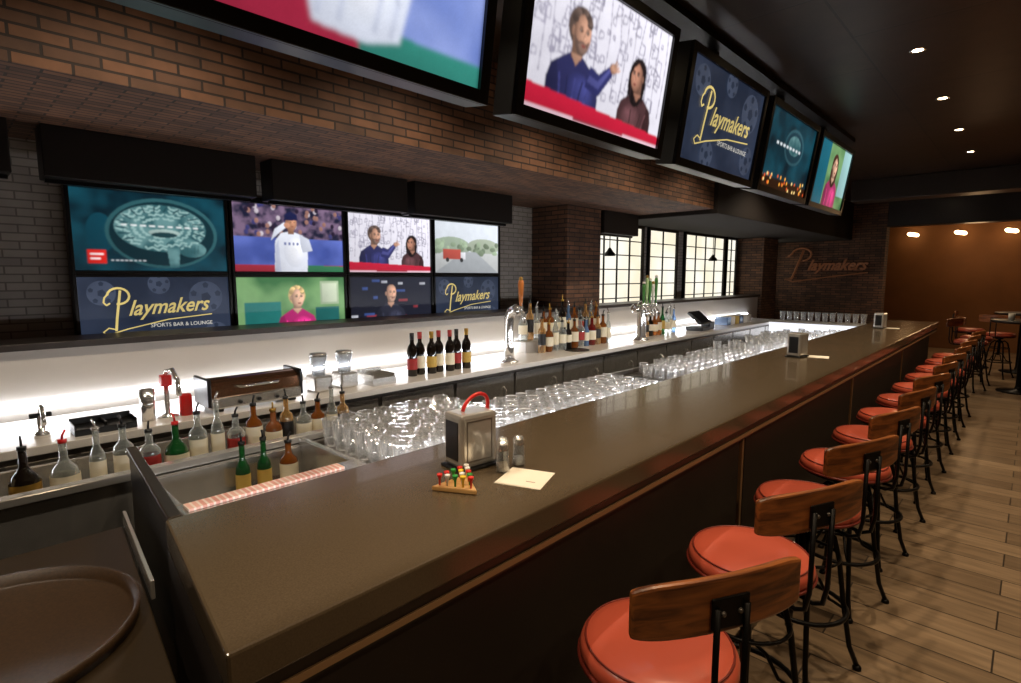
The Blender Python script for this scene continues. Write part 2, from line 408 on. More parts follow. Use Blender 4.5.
def logo(p,x,y,s,col=(206,184,112)):
    def P(pts,w): p.stroke([(x+a*s,y+b*s) for a,b in pts],w*s,col)
    arc=[(1.35+1.0*math.cos(t),2.35+.85*math.sin(t)) for t in [PI*.95-i*PI*1.5/14 for i in range(15)]]
    P([(.95,-1.3),(1.1,0),(1.55,2.9)],.24)
    P(arc,.22)
    P([(.45,2.6),(.1,2.2),(.0,1.7),(.25,1.4),(.55,1.6)],.16)
    P([(1.0,-1.2),(.3,-1.0),(-.2,-1.4),(.1,-1.75),(2.0,-1.2),(6.0,-.35),(10.6,.05)],.12)
    p.text('laymakers',x+2.2*s,y+.25*s,2.3*s,col,bold=.015,shear=.45,rot=.04,width=8.3*s)
    p.text('SPORTS BAR & LOUNGE',x+4.2*s,y-1.15*s,.6*s,(200,196,186),width=6.4*s)
slate=em_noise('screen_slate',(30,38,54),(46,54,72),3)
def pic_logo(yy=3.5):
    p=Pic(slate,True); g=(60,68,86)
    for cx,cy,r in ((2.2,7.2,1.4),(13.2,6.5,2.0),(14.2,1.8,1.5),(8,8.2,1.2),(5,1.0,1.3)):
        p.ell(cx,cy,r,r,g)
        p.ell(cx,cy,r*.32,r*.32,(38,46,62),5)
        for i in range(5):
            a=i*2*PI/5+.3; p.ell(cx+r*.75*math.cos(a),cy+r*.75*math.sin(a),r*.2,r*.2,(38,46,62),5,a)
    logo(p,2.3,yy,1.08); return p
teal=em_noise('screen_teal',(8,30,40),(18,66,80),2.5)
brainb=em_noise('screen_brain',(46,88,94),(96,136,138),6,1.0,5)
def pic_brain():
    p=Pic(teal); random.seed(12)
    p.ell(2.6,4.2,1.4,2.2,(12,58,72))
    p.ell(9,4.4,6.0,4.1,(44,86,92),36); p.ell(9,4.35,5.6,3.75,(14,42,50),36); p.ell(8.8,5.0,4.9,2.75,brainb,36)
    p.ell(12.0,2.6,1.6,.95,brainb); p.poly([(9.4,.4),(10.4,.4),(10.6,2.6),(9.8,3.8),(9.1,3.2)],brainb)
    for ring,(ra,rb) in enumerate(((4.5,2.45),(3.8,2.05),(3.0,1.6),(2.2,1.15))):
        for seg in range(9):
            a0=seg*2*PI/9+random.random()*.3; pts=[]
            for k in range(7):
                a=a0+k*.085; w=1+.07*math.sin(k*2.2+seg)
                pts.append((8.8+ra*w*math.cos(a),5.0+rb*w*math.sin(a)))
            if min(q[1] for q in pts)>2.2: p.stroke(pts,.2,(140,174,172))
    for seg in range(22):
        a=seg*2*PI/22; 
        if math.sin(a)>-.6: p.stroke([(8.8+4.75*math.cos(a),5.0+2.6*math.sin(a)),(8.8+3.6*math.cos(a+.07),5.0+1.95*math.sin(a+.07))],.16,(34,70,78))
    p.ell(9.0,4.5,1.7,.42,(150,172,168)); p.ell(9.0,4.25,1.4,.32,(28,58,64))
    for k in range(5): p.stroke([(11.0+k*.4,2.1),(11.1+k*.4,3.1)],.1,(50,86,90))
    p.rect(1.2,.8,3.0,2.3,(200,34,28)); p.rect(1.5,1.7,2.7,1.9,(240,220,220)); p.rect(1.5,1.2,2.4,1.4,(240,220,220))
    for i in range(9): p.rect(4.6+i*.95,5.1,5.2+i*.95,5.3,(215,220,220))
    for i in range(8): p.rect(3.4+i*.45,1.1,3.7+i*.45,1.25,(190,195,200))
    return p
crowd=em_noise('screen_crowd',(28,30,52),(122,100,126),9)
bluef=em_noise('screen_blue_fence',(60,76,146),(92,108,184),2)
def pic_base():
    p=Pic(crowd); random.seed(8)
    for i in range(60): p.ell(random.uniform(0,16),random.uniform(5,9),.3,.35,random.choice([(150,110,100),(60,60,110),(190,180,190),(40,30,50)]),8)
    p.rect(0,0,16,4.6,bluef); p.rect(0,0,16,.9,(150,40,56)); p.poly([(7,0),(16,0),(16,.8),(8,1.0)],(50,110,76))
    w=(214,217,228); sk=(196,140,112)
    p.poly([(5.4,0),(5.6,4.2),(6.5,5.3),(8.0,5.6),(9.6,5.1),(10.4,3.8),(10.2,0)],w)
    soft(p,8.4,2.8,1.6,2.2,w,(244,245,250),7,.3,.6)
    p.poly([(9.2,5.2),(10.6,4.6),(11.1,3.0),(9.6,2.7),(9.3,3.6)],(200,204,218)); p.poly([(5.5,0),(5.7,3.6),(6.1,4.4),(6.3,0)],(176,180,198))
    p.poly([(6.0,5.1),(5.0,4.2),(5.6,5.8),(7.0,6.8),(7.5,6.3)],(214,218,230))
    p.rect(7.5,5.2,8.4,6.3,mul(sk,.7)); p.ell(8.0,6.8,.85,1.15,mul(sk,.8)); soft(p,8.15,6.75,.68,.98,mul(sk,.85),mul(sk,1.08),5,.1,.1)
    p.poly([(7.0,7.0),(7.1,7.9),(8.0,8.3),(8.9,7.9),(9.0,7.15),(6.4,7.0)],(28,32,70))
    p.ell(7.4,6.4,.45,.38,sk); p.ell(7.95,6.85,.1,.06,(40,30,30),8); p.ell(8.45,6.85,.1,.06,(40,30,30),8); p.ell(8.2,6.25,.2,.06,(130,70,60),8)
    for i in range(4): p.rect(6.9+i*.6,3.7,7.2+i*.6,4.05,(100,110,156))
    return p
linew=(222,219,230)
def pic_couple():
    p=Pic(linew); random.seed(3)
    for i in range(110):
        x=random.uniform(-1,15); y=random.uniform(2.0,8.6); s=random.uniform(.2,.9); c=(150,146,164)
        p.stroke([(x,y),(x+s,y+random.uniform(-.3,.3)),(x+s,y+s),(x+.2*s,y+s*1.1),(x,y)],.09,c)
    for i in range(16): p.stroke([(i*1.1,9),(i*1.1+random.uniform(-.5,.5),6.5),(i*1.1,2.4)],.09,(160,156,172))
    sk=(200,152,128)
    person(p,4.6,.3,1.36,sk,(92,76,70),(54,56,106),beard=(120,96,86),turn=1)
    p.poly([(5.8,2.5),(7.4,2.2),(8.8,4.0),(8.4,4.6),(7.2,3.7),(6.2,4.0)],(48,50,100)); p.poly([(6.0,2.9),(7.3,2.7),(8.5,4.2),(8.35,4.4),(7.2,3.2),(6.2,3.4)],(78,80,140)); p.ell(8.8,4.5,.42,.36,mul(sk,.8)); p.ell(8.85,4.55,.32,.26,sk)
    for k in range(4): p.ell(9.0+.13*k,4.9-.14*k,.34,.085,mul(sk,.85+.06*k),8,1.0-.2*k)
    person(p,12.2,.2,1.15,(186,132,110),(34,26,28),(92,60,64),hairlong=True,turn=-1)
    p.poly([(0,0),(16,0),(16,1.0),(8,1.3),(0,1.6)],(186,30,56)); p.rect(0,0,16,.3,(214,180,192)); p.rect(5,.1,11,.28,(150,50,66))
    return p
def pic_street():
    p=Pic((212,218,226)); random.seed(6); p.ell(4,4.6,4.6,1.8,(150,164,146)); p.ell(12,4.8,4.2,1.5,(166,176,158)); p.rect(0,0,16,3.6,(180,182,182))
    for i in range(40): p.ell(random.uniform(0,16),random.uniform(3.5,5.4),random.uniform(.3,.8),random.uniform(.3,.6),mul((140,156,132),random.uniform(.75,1.2)))
    p.poly([(0,0),(16,0),(10,3.8),(7,3.8)],(158,162,166)); p.rect(2,2.4,6.2,4.2,(176,80,70)); p.rect(6.2,2.4,7.4,3.7,(216,216,222)); p.ell(3,2.3,.4,.4,(50,50,52)); p.ell(6.4,2.3,.4,.4,(50,50,52))
    return p
greenr=em_noise('screen_green_room',(60,106,66),(116,156,104),1.8)
def pic_woman():
    p=Pic(greenr); p.rect(1,0,6,5.6,(34,104,100)); p.rect(11.2,0,15,4.6,(32,90,88)); p.rect(12,5,15,8.4,(160,178,146)); p.rect(12.3,5.3,14.7,8.1,(190,200,176))
    person(p,8.4,.3,1.45,(232,186,158),(206,176,124),(206,54,128),hairlong=False); return p
def pic_man():
    p=Pic((30,32,44)); random.seed(5)
    for i in range(16):
        x=random.uniform(0,14); y=random.uniform(1,8.5); p.rect(x,y,x+random.uniform(.8,2.0),y+.4,random.choice([(130,50,58),(170,172,180),(56,76,130)]))
    person(p,7.6,.6,1.45,(216,166,140),(120,100,90),(52,54,70),bald=True,beard=(170,136,118)); p.rect(0,0,16,1.1,(80,112,176)); return p
def pic_close():
    p=Pic(em_noise('screen_pale_blue',(104,124,190),(140,156,214),2)); w=(206,211,226)
    p.poly([(0,9),(16,9),(16,7.0),(0,7.2)],(70,62,100))
    p.poly([(0,0),(9,0),(8.6,1.4),(0,2.4)],(150,36,60)); p.poly([(8.6,0),(16,0),(16,1.2),(8.6,1.3)],(48,124,112))
    p.poly([(6.4,.6),(5.4,4.5),(5.6,6.5),(7.0,7.6),(9.8,7.4),(11.2,6.0),(11.4,3.6),(10.8,.9),(9.0,.4)],w)
    soft(p,8.5,4.0,2.4,3.2,mul(w,1.03),(246,247,252),8,.4,.3)
    for x in (6.6,7.6,9.4,10.3): p.stroke([(x,1.0),(x+.3,2.6),(x+.1,4.4)],.2,(186,192,212))
    p.rect(7.6,7.2,8.8,8.2,(196,140,112)); p.ell(8.2,8.6,.9,1.0,(196,140,112)); p.blur=3; return p
def pic_city():
    p=Pic(teal); p.ell(9,5.6,3.4,2.2,(44,80,90),28); p.ell(9,5.6,3.0,1.85,(24,54,66),28); p.ell(9,5.8,2.2,1.2,brainb,24); random.seed(9)
    for i in range(8): p.rect(3+i*1.1,5.2,3.7+i*1.1,5.5,(205,212,216))
    p.rect(0,0,16,1.2,(40,20,10))
    for i in range(34): p.ell(random.uniform(.3,15.7),random.uniform(.2,1.7),.22,.22,random.choice([(250,170,60),(255,220,140),(220,90,40)]),8)
    return p
def pic_pink():
    p=Pic(greenr); p.rect(0,0,5,9,(22,92,110)); p.rect(12,2,16,9,(150,190,190)); person(p,8.6,-.4,1.6,(232,182,152),(70,44,34),(190,60,116),hairlong=True); return p
# ------------------------------------------------------------ camera
H=1.69
F=Vector((-.683,.7208,-.1174)).normalized(); R=Vector((.7258,.688,0)).normalized(); U=R.cross(F).normalized()
cam=bpy.data.cameras.new('camera'); co=bpy.data.objects.new('camera',cam); COL.objects.link(co)
co.matrix_world=Matrix(((R.x,U.x,-F.x,0),(R.y,U.y,-F.y,0),(R.z,U.z,-F.z,H),(0,0,0,1)))
cam.sensor_width=36; cam.lens=550/1021*36; cam.clip_start=.02; sc.camera=co
# ------------------------------------------------------------ room shell
XW=-4.15; YB=-3.0; YF=16.5; XR=2.5; ZC=3.1
struct(MB().box((XW-.1,YB-.1,-.1),(XR+.1,YF+.1,0)).obj('floor',floor_m))
struct(MB().box((XW-.1,YB-.1,ZC),(XR+.1,YF+.1,ZC+.1)).obj('ceiling',ceil_m))
struct(MB().box((XW-.1,YB,0),(XW,YF,ZC),).obj('wall_left',gbrick_x))
struct(MB().box((XR,YB,0),(XR+.1,YF,ZC)).obj('wall_right',wallplain))
struct(MB().box((XW-.1,YB-.1,0),(XR+.1,YB,ZC)).obj('wall_near',wallplain))
struct(MB().box((XW-.1,YF,0),(XR+.1,YF+.1,ZC)).obj('wall_far',orangew))
ZB=2.45; XB=-2.71
BM=[2,2,1,1,0,0]
struct(MB().box((XW,YB,ZB),(XB,6.2,ZC),mats=BM).obj('wall_bulkhead',[brick_x,brick_y,brick_z]))
struct(MB().box((XW,6.2,2.4),(XB+.05,12.5,ZC)).obj('trim_1',M('soffit_brown',(30,21,15),.9),bevel=.01))
for (a,b) in ((4.73,5.35),(10.6,11.35)):
    struct(MB().box((-3.65,a,0),(XW,b,ZB if a<6 else 2.4),mats=BM).obj('wall_pillar',[brick_x,brick_y,brick_z]))
struct(MB().box((-3.68,-1.5,0),(-3.95,10.5,1.32)).obj('wall_backsplash',white_tile))
struct(MB().box((-3.63,-1.5,1.32),(-3.98,10.5,1.356)).obj('trim_2',darkbr,bevel=.004))
struct(MB().box((-3.66,-1.4,1.03),(-3.68,10.0,1.045)).obj('trim_3',led))
struct(MB().box((XW,12.5,0),(-2.1,12.8,ZC),mats=BM).obj('wall_sign_side',[brick_x,brick_y,brick_z]))
vs,fs,w=text_geo('laymakers',.02,.45)
sg=MB(); k=1.15/w
sg.add([(vx*k,-.03,vy*.34) for vx,vy in vs],fs); sg.add([(vx*k,0,vy*.34) for vx,vy in vs],fs)
sg.tube([(-.32,-.02,-.2),(-.25,-.02,0),(-.1,-.02,.46)],.025)
sg.tube([(-.42+.0,-.02,.32)]+[(-.14+.2*math.cos(t),-.02,.36+.15*math.sin(t)) for t in [PI*.95-i*PI*1.4/10 for i in range(11)]],.02)
sg.tube([(-.3,-.02,-.2),(-.48,-.02,-.2),(-.3,-.02,-.27),(.4,-.02,-.16),(1.15,-.02,-.06)],.012)
o=sg.obj('wall_sign',copperlet,loc=(-3.4,12.45,1.82)); o.scale=(.92,1,.88); meta(o,'copper script lettering sign on a dark brick wall','sign')
struct(MB().box((-2.1,9.6,2.8),(XR,10.0,ZC)).obj('trim_5',darkbr,bevel=.01))
struct(MB().box((-2.1,12.5,2.62),(XR,12.8,ZC)).obj('trim_6',darkbr,bevel=.01))
# windows
pane=em_noise('window_glow',(248,238,210),(255,251,238),1.2,es=1.1)
for i,(a,b) in enumerate(((5.5,7.08),(7.3,8.12),(8.45,9.95),(10.1,10.5),(11.6,12.3))):
    w=MB(); x=XW+.015
    w.box((XW,a,1.2),(x,b,2.36),1)
    w.box((XW,a-.04,1.16),(x+.03,a,2.4)); w.box((XW,b,1.16),(x+.03,b+.04,2.4)); w.box((XW,a,1.16),(x+.03,b,1.2)); w.box((XW,a,2.36),(x+.03,b,2.4))
    n=max(2,round((b-a)/.34))
    for k in range(1,n): y=a+(b-a)*k/n; w.box((x,y-.011,1.2),(x+.015,y+.011,2.36))
    for k in range(1,6): z=1.2+.195*k; w.box((x,a,z-.007),(x+.013,b,z+.007))
    struct(w.obj('window_%d'%(i+1),[blackm,pane]))
hblack=M('housing_black',(24,19,16),.5,.2)
for (a,b) in ((-.9,.33),(.45,1.5),(1.6,2.67),(2.74,3.88),(5.42,6.18)):
    r=root('shutter_housing','black metal roll shutter housing hung below the bulkhead','shutter housing',(-3.74,(a+b)/2,2.19),group='black housings above the screens'); h=(b-a)/2
    MB().box((-.09,-h,0),(.09,h,ZB-2.19)).obj('housing',hblack,r,bevel=.006)
    MB().box((-.012,-h+.01,-.02),(.012,h-.01,0)).obj('shutter_bar',blackm,r)
# ------------------------------------------------------------ televisions
frm=M('tv_frame',(16,15,15),.3)
def tv(pic,w,h,bez,depth,label,cat,group,loc,tilt=0,mount=False):
    r=root('television',label,cat,loc,0,group)
    b=MB(); W2=w/2+bez; 
    b.box((-depth,-W2,-bez),(-.004,W2,h+bez))
    b.box((-.004,-W2,-bez),(.012,-w/2,h+bez)); b.box((-.004,w/2,-bez),(.012,W2,h+bez)); b.box((-.004,-w/2,-bez),(.012,w/2,0)); b.box((-.004,-w/2,h),(.012,w/2,h+bez))
    b.obj('frame',frm,r,bevel=.003)
    if pic.flat: m,mats=pic.build(w,h,-.003); m.obj('screen',mats,r)
    else: picture_mesh(pic,w,h,r,pic.blur)
    if mount:
        q=MB(); q.box((-depth-.03,-.25,h*.35),(-depth,.25,h*.75)); q.box((-depth-.07,-.04,h*.5),(-depth-.03,.04,h+.16)); q.obj('mount_bracket',blackm,r)
    r.rotation_euler[1]=tilt
    return r
WT=.887; HT=.52; X=-4.06
up=[pic_brain(),pic_base(),pic_couple(),pic_street()]; lo=[pic_logo(4.3),pic_woman(),pic_man(),pic_logo(4.3)]
nl=['brain scan on a teal field','pitcher in white uniform','man in blue shirt and dark-haired woman','street with red truck']
nl2=['gold script logo','woman in pink top','bald man in dark jacket','gold script logo']
for i in range(4):
    y=.575+WT*(i+.5)
    tv(up[i],WT-.05,HT-.04,.02,.08,'black flat television showing '+nl[i],'television','video wall televisions',(X,y,2.226-HT+.02))
    tv(lo[i],WT-.05,HT-.04,.02,.08,'black flat television showing '+nl2[i],'television','video wall televisions',(X,y,2.226-2*HT+.02))
hp=[(pic_close(),'player in white on blue'),(pic_couple(),'man in blue shirt and dark-haired woman'),(pic_logo(),'gold script logo on slate'),(pic_city(),'teal scene with orange lights'),(pic_pink(),'woman in pink top')]
for i,y in enumerate((.88,2.14,3.42,4.64,5.85)):
    tv(hp[i][0],1.03,.535,.045,.11,'large ceiling-hung television showing '+hp[i][1],'television','televisions hung above the bar',(-1.48,y,2.345),tilt=math.radians(8.5),mount=True)
r=root('television_rail','dark steel rail fixed to the ceiling above televisions','rail',(-1.5,3.4,3.06))
MB().box((-.12,-3.3,0),(.04,3.3,.04)).obj('rail',blackm,r)
# ------------------------------------------------------------ bar
YE=9.5; XFc=-.915; XBk=-1.57
def ye(x): return .285+(-.903-x)*.125
top=[(XFc,ye(XFc)),(XFc,YE),(XBk,YE),(XBk,ye(XBk))]
o=MB().prism(top,.995,1.07).obj('countertop',quartz,bevel=.006); meta(o,'long glossy brown quartz bar countertop','countertop')
bar=root('bar_counter','dark brown panelled bar counter with bronze strips','bar counter',(0,0,0))
bx0,bx1=-1.54,-1.0
MB().prism([(bx1,ye(bx1)+.04),(bx1,YE-.05),(bx0,YE-.05),(bx0,ye(bx0)+.04)],0,.995).obj('body',panelm,bar)
MB().prism([(-.925,ye(-.925)+.01),(-.925,YE-.01),(-1.0,YE-.01),(-1.0,ye(-1.0)+.01)],.94,.995).obj('sub_top',darkbr,bar)
MB().box((-.925,ye(-.92)+.02,.95),(-.919,YE-.02,.966)).obj('bronze_edge',bronze,bar,label='thin bronze strip below the top')
for y in (2.72,5.0,7.28):
    MB().box((-1.0,y-.012,.02),(-.985,y+.012,.94)).obj('vertical_strip',bronze,bar)
pface=M('panel_face',(38,29,23),.6,var=.1,vs=9)
for ya,yb in ((.42,2.68),(2.76,4.96),(5.04,7.24),(7.32,9.4)):
    MB().box((-1.0,ya,.14),(-.99,yb,.93)).obj('panel',pface,bar,bevel=.003)
MB().box((-1.0,.4,0),(-.985,YE-.06,.1)).obj('kick_plate',dsteel,bar)
ft=MB(); ft.tube([(-.86,.6,.2),(-.86,9.3,.2)],.022,10)
for y in (.8,2.4,4.0,5.6,7.2,8.8): ft.tube([(-.86,y,.2),(-.985,y,.2)],.012,8)
ft.obj('foot_rail',dsteel,bar)
epn=root('end_partition','thin dark end partition continuing behind the bar','partition',(0,0,0))
MB().prism([(-1.575,ye(-1.575)+.012),(-2.35,ye(-2.35)-.012),(-2.35,ye(-2.35)+.01),(-1.575,ye(-1.575)+.034)],.0,1.04).obj('panel',M('partition_dark',(30,24,19),.35),epn)
MB().prism([(-1.575,ye(-1.575)+.006),(-2.36,ye(-2.36)-.018),(-2.36,ye(-2.36)+.014),(-1.575,ye(-1.575)+.04)],1.04,1.07).obj('end_cap',M('dark_bronze_cap',(54,42,30),.3,.4),epn,bevel=.004)
MB().prism([(-.925,ye(-.925)),(-1.57,ye(-1.57)),(-1.57,ye(-1.57)+.03),(-.925,ye(-.925)+.03)],0,.994).obj('end_panel',darkbr,bar)
svc=root('service_counter','low dark service counter beside the bar end','service counter',(0,0,0))
MB().prism([(-.98,-1.0),(-.98,ye(-.98)-.04),(-2.1,ye(-2.1)-.06),(-2.1,-1.0)],.84,.88).obj('top',M('service_top',(50,39,25),.3,var=.15,vs=160),svc,bevel=.004)
MB().prism([(-1.02,-.96),(-1.02,ye(-1.0)-.05),(-2.06,ye(-2.06)-.08),(-2.06,-.96)],0,.84).obj('cabinet_body',darkbr,svc)
st=MB().prism([(-1.55,ye(-1.55)-.045),(-2.1,ye(-2.1)-.06),(-2.1,ye(-2.1)-.05),(-1.55,ye(-1.55)-.035)],.88,.93); st.obj('steel_edge',casem,svc,bevel=.002,label='bright steel upstand')
tr=MB(); tr.lathe([(0,.004),(.28,.004),(.288,.008),(.296,.034),(.305,.034),(.3,.0),(.0,.0)],56)
o=tr.obj('serving_tray',M('tray_brown',(58,40,22),.45,var=.35,vs=160),loc=(-1.6,.0,.881)); meta(o,'round brown non-slip serving tray on the service counter','tray')
# ------------------------------------------------------------ underbar
ub=root('underbar_station','stainless steel underbar station with ice bin','underbar station',(0,0,0))
b=MB(); ya,yb=.5,1.18
b.box((-1.62,ya,0),(-1.86,yb,.93)); b.box((-1.86,ya,0),(-2.02,yb,.93))
b.box((-2.02,ya,0),(-2.48,yb,.72)); b.box((-2.02,ya,.72),(-2.48,ya+.03,.93)); b.box((-2.02,yb-.03,.72),(-2.48,yb,.93)); b.box((-2.45,ya+.03,.72),(-2.48,yb-.03,.9))
b.obj('ice_bin',bsteel,ub,bevel=.006)
rail=root('speed_rail','stainless steel bottle speed rail','bottle rail',(0,0,0))
b=MB(); ya,yb=-.9,1.6
b.box((-2.5,ya,0),(-2.52,yb,.93)); b.box((-2.52,ya,0),(-2.84,yb,.82)); b.box((-2.82,ya,.82),(-2.84,yb,.94)); b.box((-2.52,ya,.82),(-2.82,ya+.02,.93)); b.box((-2.52,yb-.02,.82),(-2.82,yb,.93))
b.obj('rail_body',bsteel,rail,bevel=.003)
MB().box((-2.488,ya,.9),(-2.54,yb,.932)).obj('top_lip',casem,rail,bevel=.004)
matm=brick_mat('striped_mat',(1,0),(206,160,146),(190,116,104),(214,196,186),bw=.02,bh=.3,mort=.004,bump=.2,offset=0)
o=MB().box((-1.93,.52,.931),(-1.99,1.08,.941)).obj('bar_mat',matm,bevel=.002); meta(o,'pink and white ribbed bar mat beside ice bin','bar mat')
db=root('drainboard','long stainless steel drainboard behind the bar','drainboard',(0,0,0))
b=MB(); b.box((-1.62,1.2,0),(-2.48,8.6,.86)); b.box((-1.62,1.2,.86),(-1.66,8.6,.92)); b.box((-2.45,1.2,.86),(-2.48,8.6,.9))
b.obj('drain_body',dsteel,db,bevel=.003)
g=MB()
for k in range(19): g.box((-1.69-.04*k,1.24,.86),(-1.705-.04*k,8.56,.868))
g.obj('drain_ribs',dsteel,db)
# ------------------------------------------------------------ back bar
bb=root('back_bar','white and steel lit back bar cabinet','back bar',(0,0,0))
MB().box((-3.03,-1.3,.93),(-3.645,9.9,.97)).obj('back_counter',M('back_counter_white',(214,208,200),.2),bb,bevel=.004)
MB().box((-3.08,-1.3,0),(-3.62,9.9,.93)).obj('cabinet_body',dsteel,bb)
for i in range(17):
    y=-1.25+i*.65
    d=MB().box((-3.06,y,.15),(-3.08,y+.62,.9)).obj('door',bsteel,bb,bevel=.004)
    MB().tube([(-3.06,y+.5,.6),(-3.035,y+.5,.62),(-3.035,y+.5,.78),(-3.06,y+.5,.8)],.007,6).obj('handle',chrome,d)
rt=root('lit_display_shelf','glowing white display shelf across the bar end','display shelf',(0,0,0))
MB().box((-1.6,9.1,0),(-3.0,9.45,.74)).obj('cabinet_body',dsteel,rt)
MB().box((-1.6,9.12,.74),(-3.0,9.45,.98)).obj('light_panel',M('light_panel',(240,240,240),.4,emit=(240,244,255),es=1.1),rt)
MB().box((-1.59,9.08,.98),(-3.0,9.47,1.0)).obj('shelf_top',white_tile,rt,bevel=.003)
# ------------------------------------------------------------ glasses
def gl(prof,name,n=20): return MB().lathe(prof,n).obj(name,glassm)
pint=[(0,.0),(.027,0),(.03,.004),(.042,.15),(.0385,.15),(.027,.018),(0,.016)]
rocks=[(0,.0),(.034,0),(.036,.004),(.041,.09),(.0375,.09),(.033,.018),(0,.016)]
rocksd=[(.0375,0),(.041,0),(.036,.086),(.034,.09),(0,.09),(0,.074),(.033,.072),(.0375,0)]
pg=gl(pint,'pint_glass') ; meta(pg,'clear upright pint glass on the steel drainboard','glass','glasses on the drainboard')
rg=gl(rocks,'rocks_glass'); meta(rg,'clear short tumbler on the steel drainboard','glass','glasses on the drainboard')
pd=gl(rocksd,'rocks_glass'); meta(pd,'clear upturned tumbler on the steel drainboard','glass','glasses on the drainboard')
first={0:True,1:True,2:True}; src=[pg,rg,pd]
random.seed(11)
def place(k,loc):
    if first[k]: src[k].location=loc; first[k]=False; o=src[k]
    else: o=src[k].copy(); COL.objects.link(o); o.location=loc
    o.rotation_euler[2]=random.uniform(0,6)
y=1.27
while y<3.5:
    for c in range(8 if y<2.0 else 7):
        x=-1.72-.095*c
        if random.random()<.03: continue
        k=0 if y<2.0 else (1 if random.random()<.5 else 2)
        place(k,(x,y,.868))
    y+=.096
y=4.03
while y<8.0:
    for c in range(7):
        if random.random()<.06: continue
        place(random.choice([1,2]) if y<5.6 else random.choice([0,2]),(-1.72-.108*c,y,.868))
    y+=.125
for i in range(12):
    o=pg.copy(); COL.objects.link(o); o.location=(-1.75-.1*i,9.26,1.0); o['group']='glasses on the display shelf'; o['label']='clear pint glass on glowing display shelf'
o=MB().box((-1.75,3.62,.869),(-2.35,3.93,.88)).obj('rubber_mat',blackp,bevel=.003); meta(o,'black rubber mat lying on the steel drainboard','mat')
# ------------------------------------------------------------ bottles
def bottle(name,label,prof,gmat,capm,labm=None,lab=None,spout=True,group='bottles'):
    r=root(name,label,'bottle',group=group)
    MB().lathe(prof,18).obj('glass_body',gmat,r)
    zt=prof[-2][1]; rt=prof[-2][0]
    if spout:
        c=MB(); c.lathe([(0,zt),(rt+.003,zt),(rt+.003,zt+.014),(0,zt+.014)],12); c.tube([(0,0,zt+.014),(.002,0,zt+.03),(.014,0,zt+.052)],.005,6); c.obj('pour_spout',capm,r)
    else: MB().lathe([(0,zt+.004),(rt+.002,zt+.004),(rt+.0025,zt-.045),(rt+.001,zt-.045)],12).obj('cap',capm,r)
    if labm:
        z0,z1,rr=lab; MB().lathe([(rr+.0008,z0),(rr+.0008,z1)],18).obj('paper_label',labm,r)
    return r
tall=[(0,0),(.034,0),(.037,.006),(.037,.165),(.033,.185),(.018,.2),(.0145,.215),(.0135,.27),(0,.27)]
wine=[(0,0),(.034,0),(.037,.006),(.037,.19),(.03,.215),(.0155,.24),(.0145,.31),(0,.31)]
squat=[(0,0),(.044,0),(.052,.01),(.056,.05),(.055,.09),(.046,.125),(.024,.148),(.016,.165),(.0145,.225),(0,.225)]
jug=[(0,0),(.04,0),(.044,.008),(.044,.15),(.04,.17),(.02,.19),(.015,.205),(.0145,.25),(0,.25)]
flask=[(0,0),(.036,0),(.04,.006),(.046,.13),(.046,.15),(.03,.175),(.017,.185),(.015,.24),(0,.24)]
slim=[(0,0),(.028,0),(.031,.006),(.033,.15),(.029,.18),(.016,.21),(.013,.22),(.0125,.29),(0,.29)]
def gm(n,c,t=.0,r=.08): return M(n,c,r,trans=t,coat=.5,ior=1.4)
amber=gm('amber_glass',(130,72,26),.25); dark=gm('dark_glass',(24,18,14)); green=gm('green_glass',(26,82,38),.3); clear=thin_glass('clear_bottle_glass',(226,232,230),body=.18,diff=.45)
blue=gm('blue_glass',(110,140,180),.4); redg=gm('red_glass',(120,34,28),.3); pale=thin_glass('pale_amber_glass',(206,160,96),body=.4,diff=.65)
lred=M('red_label',(160,40,36),.6); lyel=M('yellow_label',(200,166,80),.6); lblk=M('black_label',(24,22,22),.5); gold=M('gold_foil',(190,150,70),.3,.8)
GL='liquor bottles in the rail'
K=[bottle('liquor_bottle','squat dark amber liquor bottle with pour spout',squat,dark,blackp,gold,(.04,.1,.0562),group=GL),
   bottle('liquor_bottle','clear squat liquor bottle with pour spout',squat,clear,redp,cream,(.045,.1,.0562),group=GL),
   bottle('liquor_bottle','clear round liquor bottle with black pour spout',jug,clear,blackp,cream,(.06,.14,.044),group=GL),
   bottle('liquor_bottle','green squat liquor bottle with pour spout',squat,green,redp,cream,(.045,.1,.0562),group=GL),
   bottle('liquor_bottle','amber whiskey bottle with black pour spout',jug,amber,blackp,cream,(.06,.15,.044),group=GL),
   bottle('liquor_bottle','pale amber tall bottle with black label',tall,pale,blackp,lblk,(.06,.15,.037),group=GL),
   bottle('liquor_bottle','slim green liquor bottle with yellow label',slim,green,blackp,lyel,(.06,.15,.033),group=GL),
   bottle('liquor_bottle','slim blue liquor bottle with cream label',slim,blue,chrome,cream,(.06,.15,.033),group=GL),
   bottle('liquor_bottle','red cordial bottle with cream label',flask,redg,gold,cream,(.05,.13,.046),group=GL),
   bottle('liquor_bottle','dark tall liquor bottle with cream label',tall,dark,gold,cream,(.07,.15,.037),group=GL),
   bottle('liquor_bottle','clear flared liquor bottle with red label',flask,clear,blackp,lred,(.06,.13,.0455),group=GL),
   bottle('liquor_bottle','slim clear liquor bottle with cream label',slim,clear,chrome,cream,(.05,.15,.033),group=GL),
   bottle('liquor_bottle','amber flared whiskey bottle with cream label',flask,amber,gold,cream,(.05,.13,.046),group=GL)]
used=set()
def pb(k,loc,grp=None,sc_=1.0,sz=None):
    if k in used: o=dup(K[k],loc,random.uniform(0,6))
    else: o=K[k]; o.location=loc; used.add(k); o.rotation_euler[2]=random.uniform(0,6)
    o['group']=grp or GL
    o.scale=(sc_,sc_,sz or sc_)
    return o
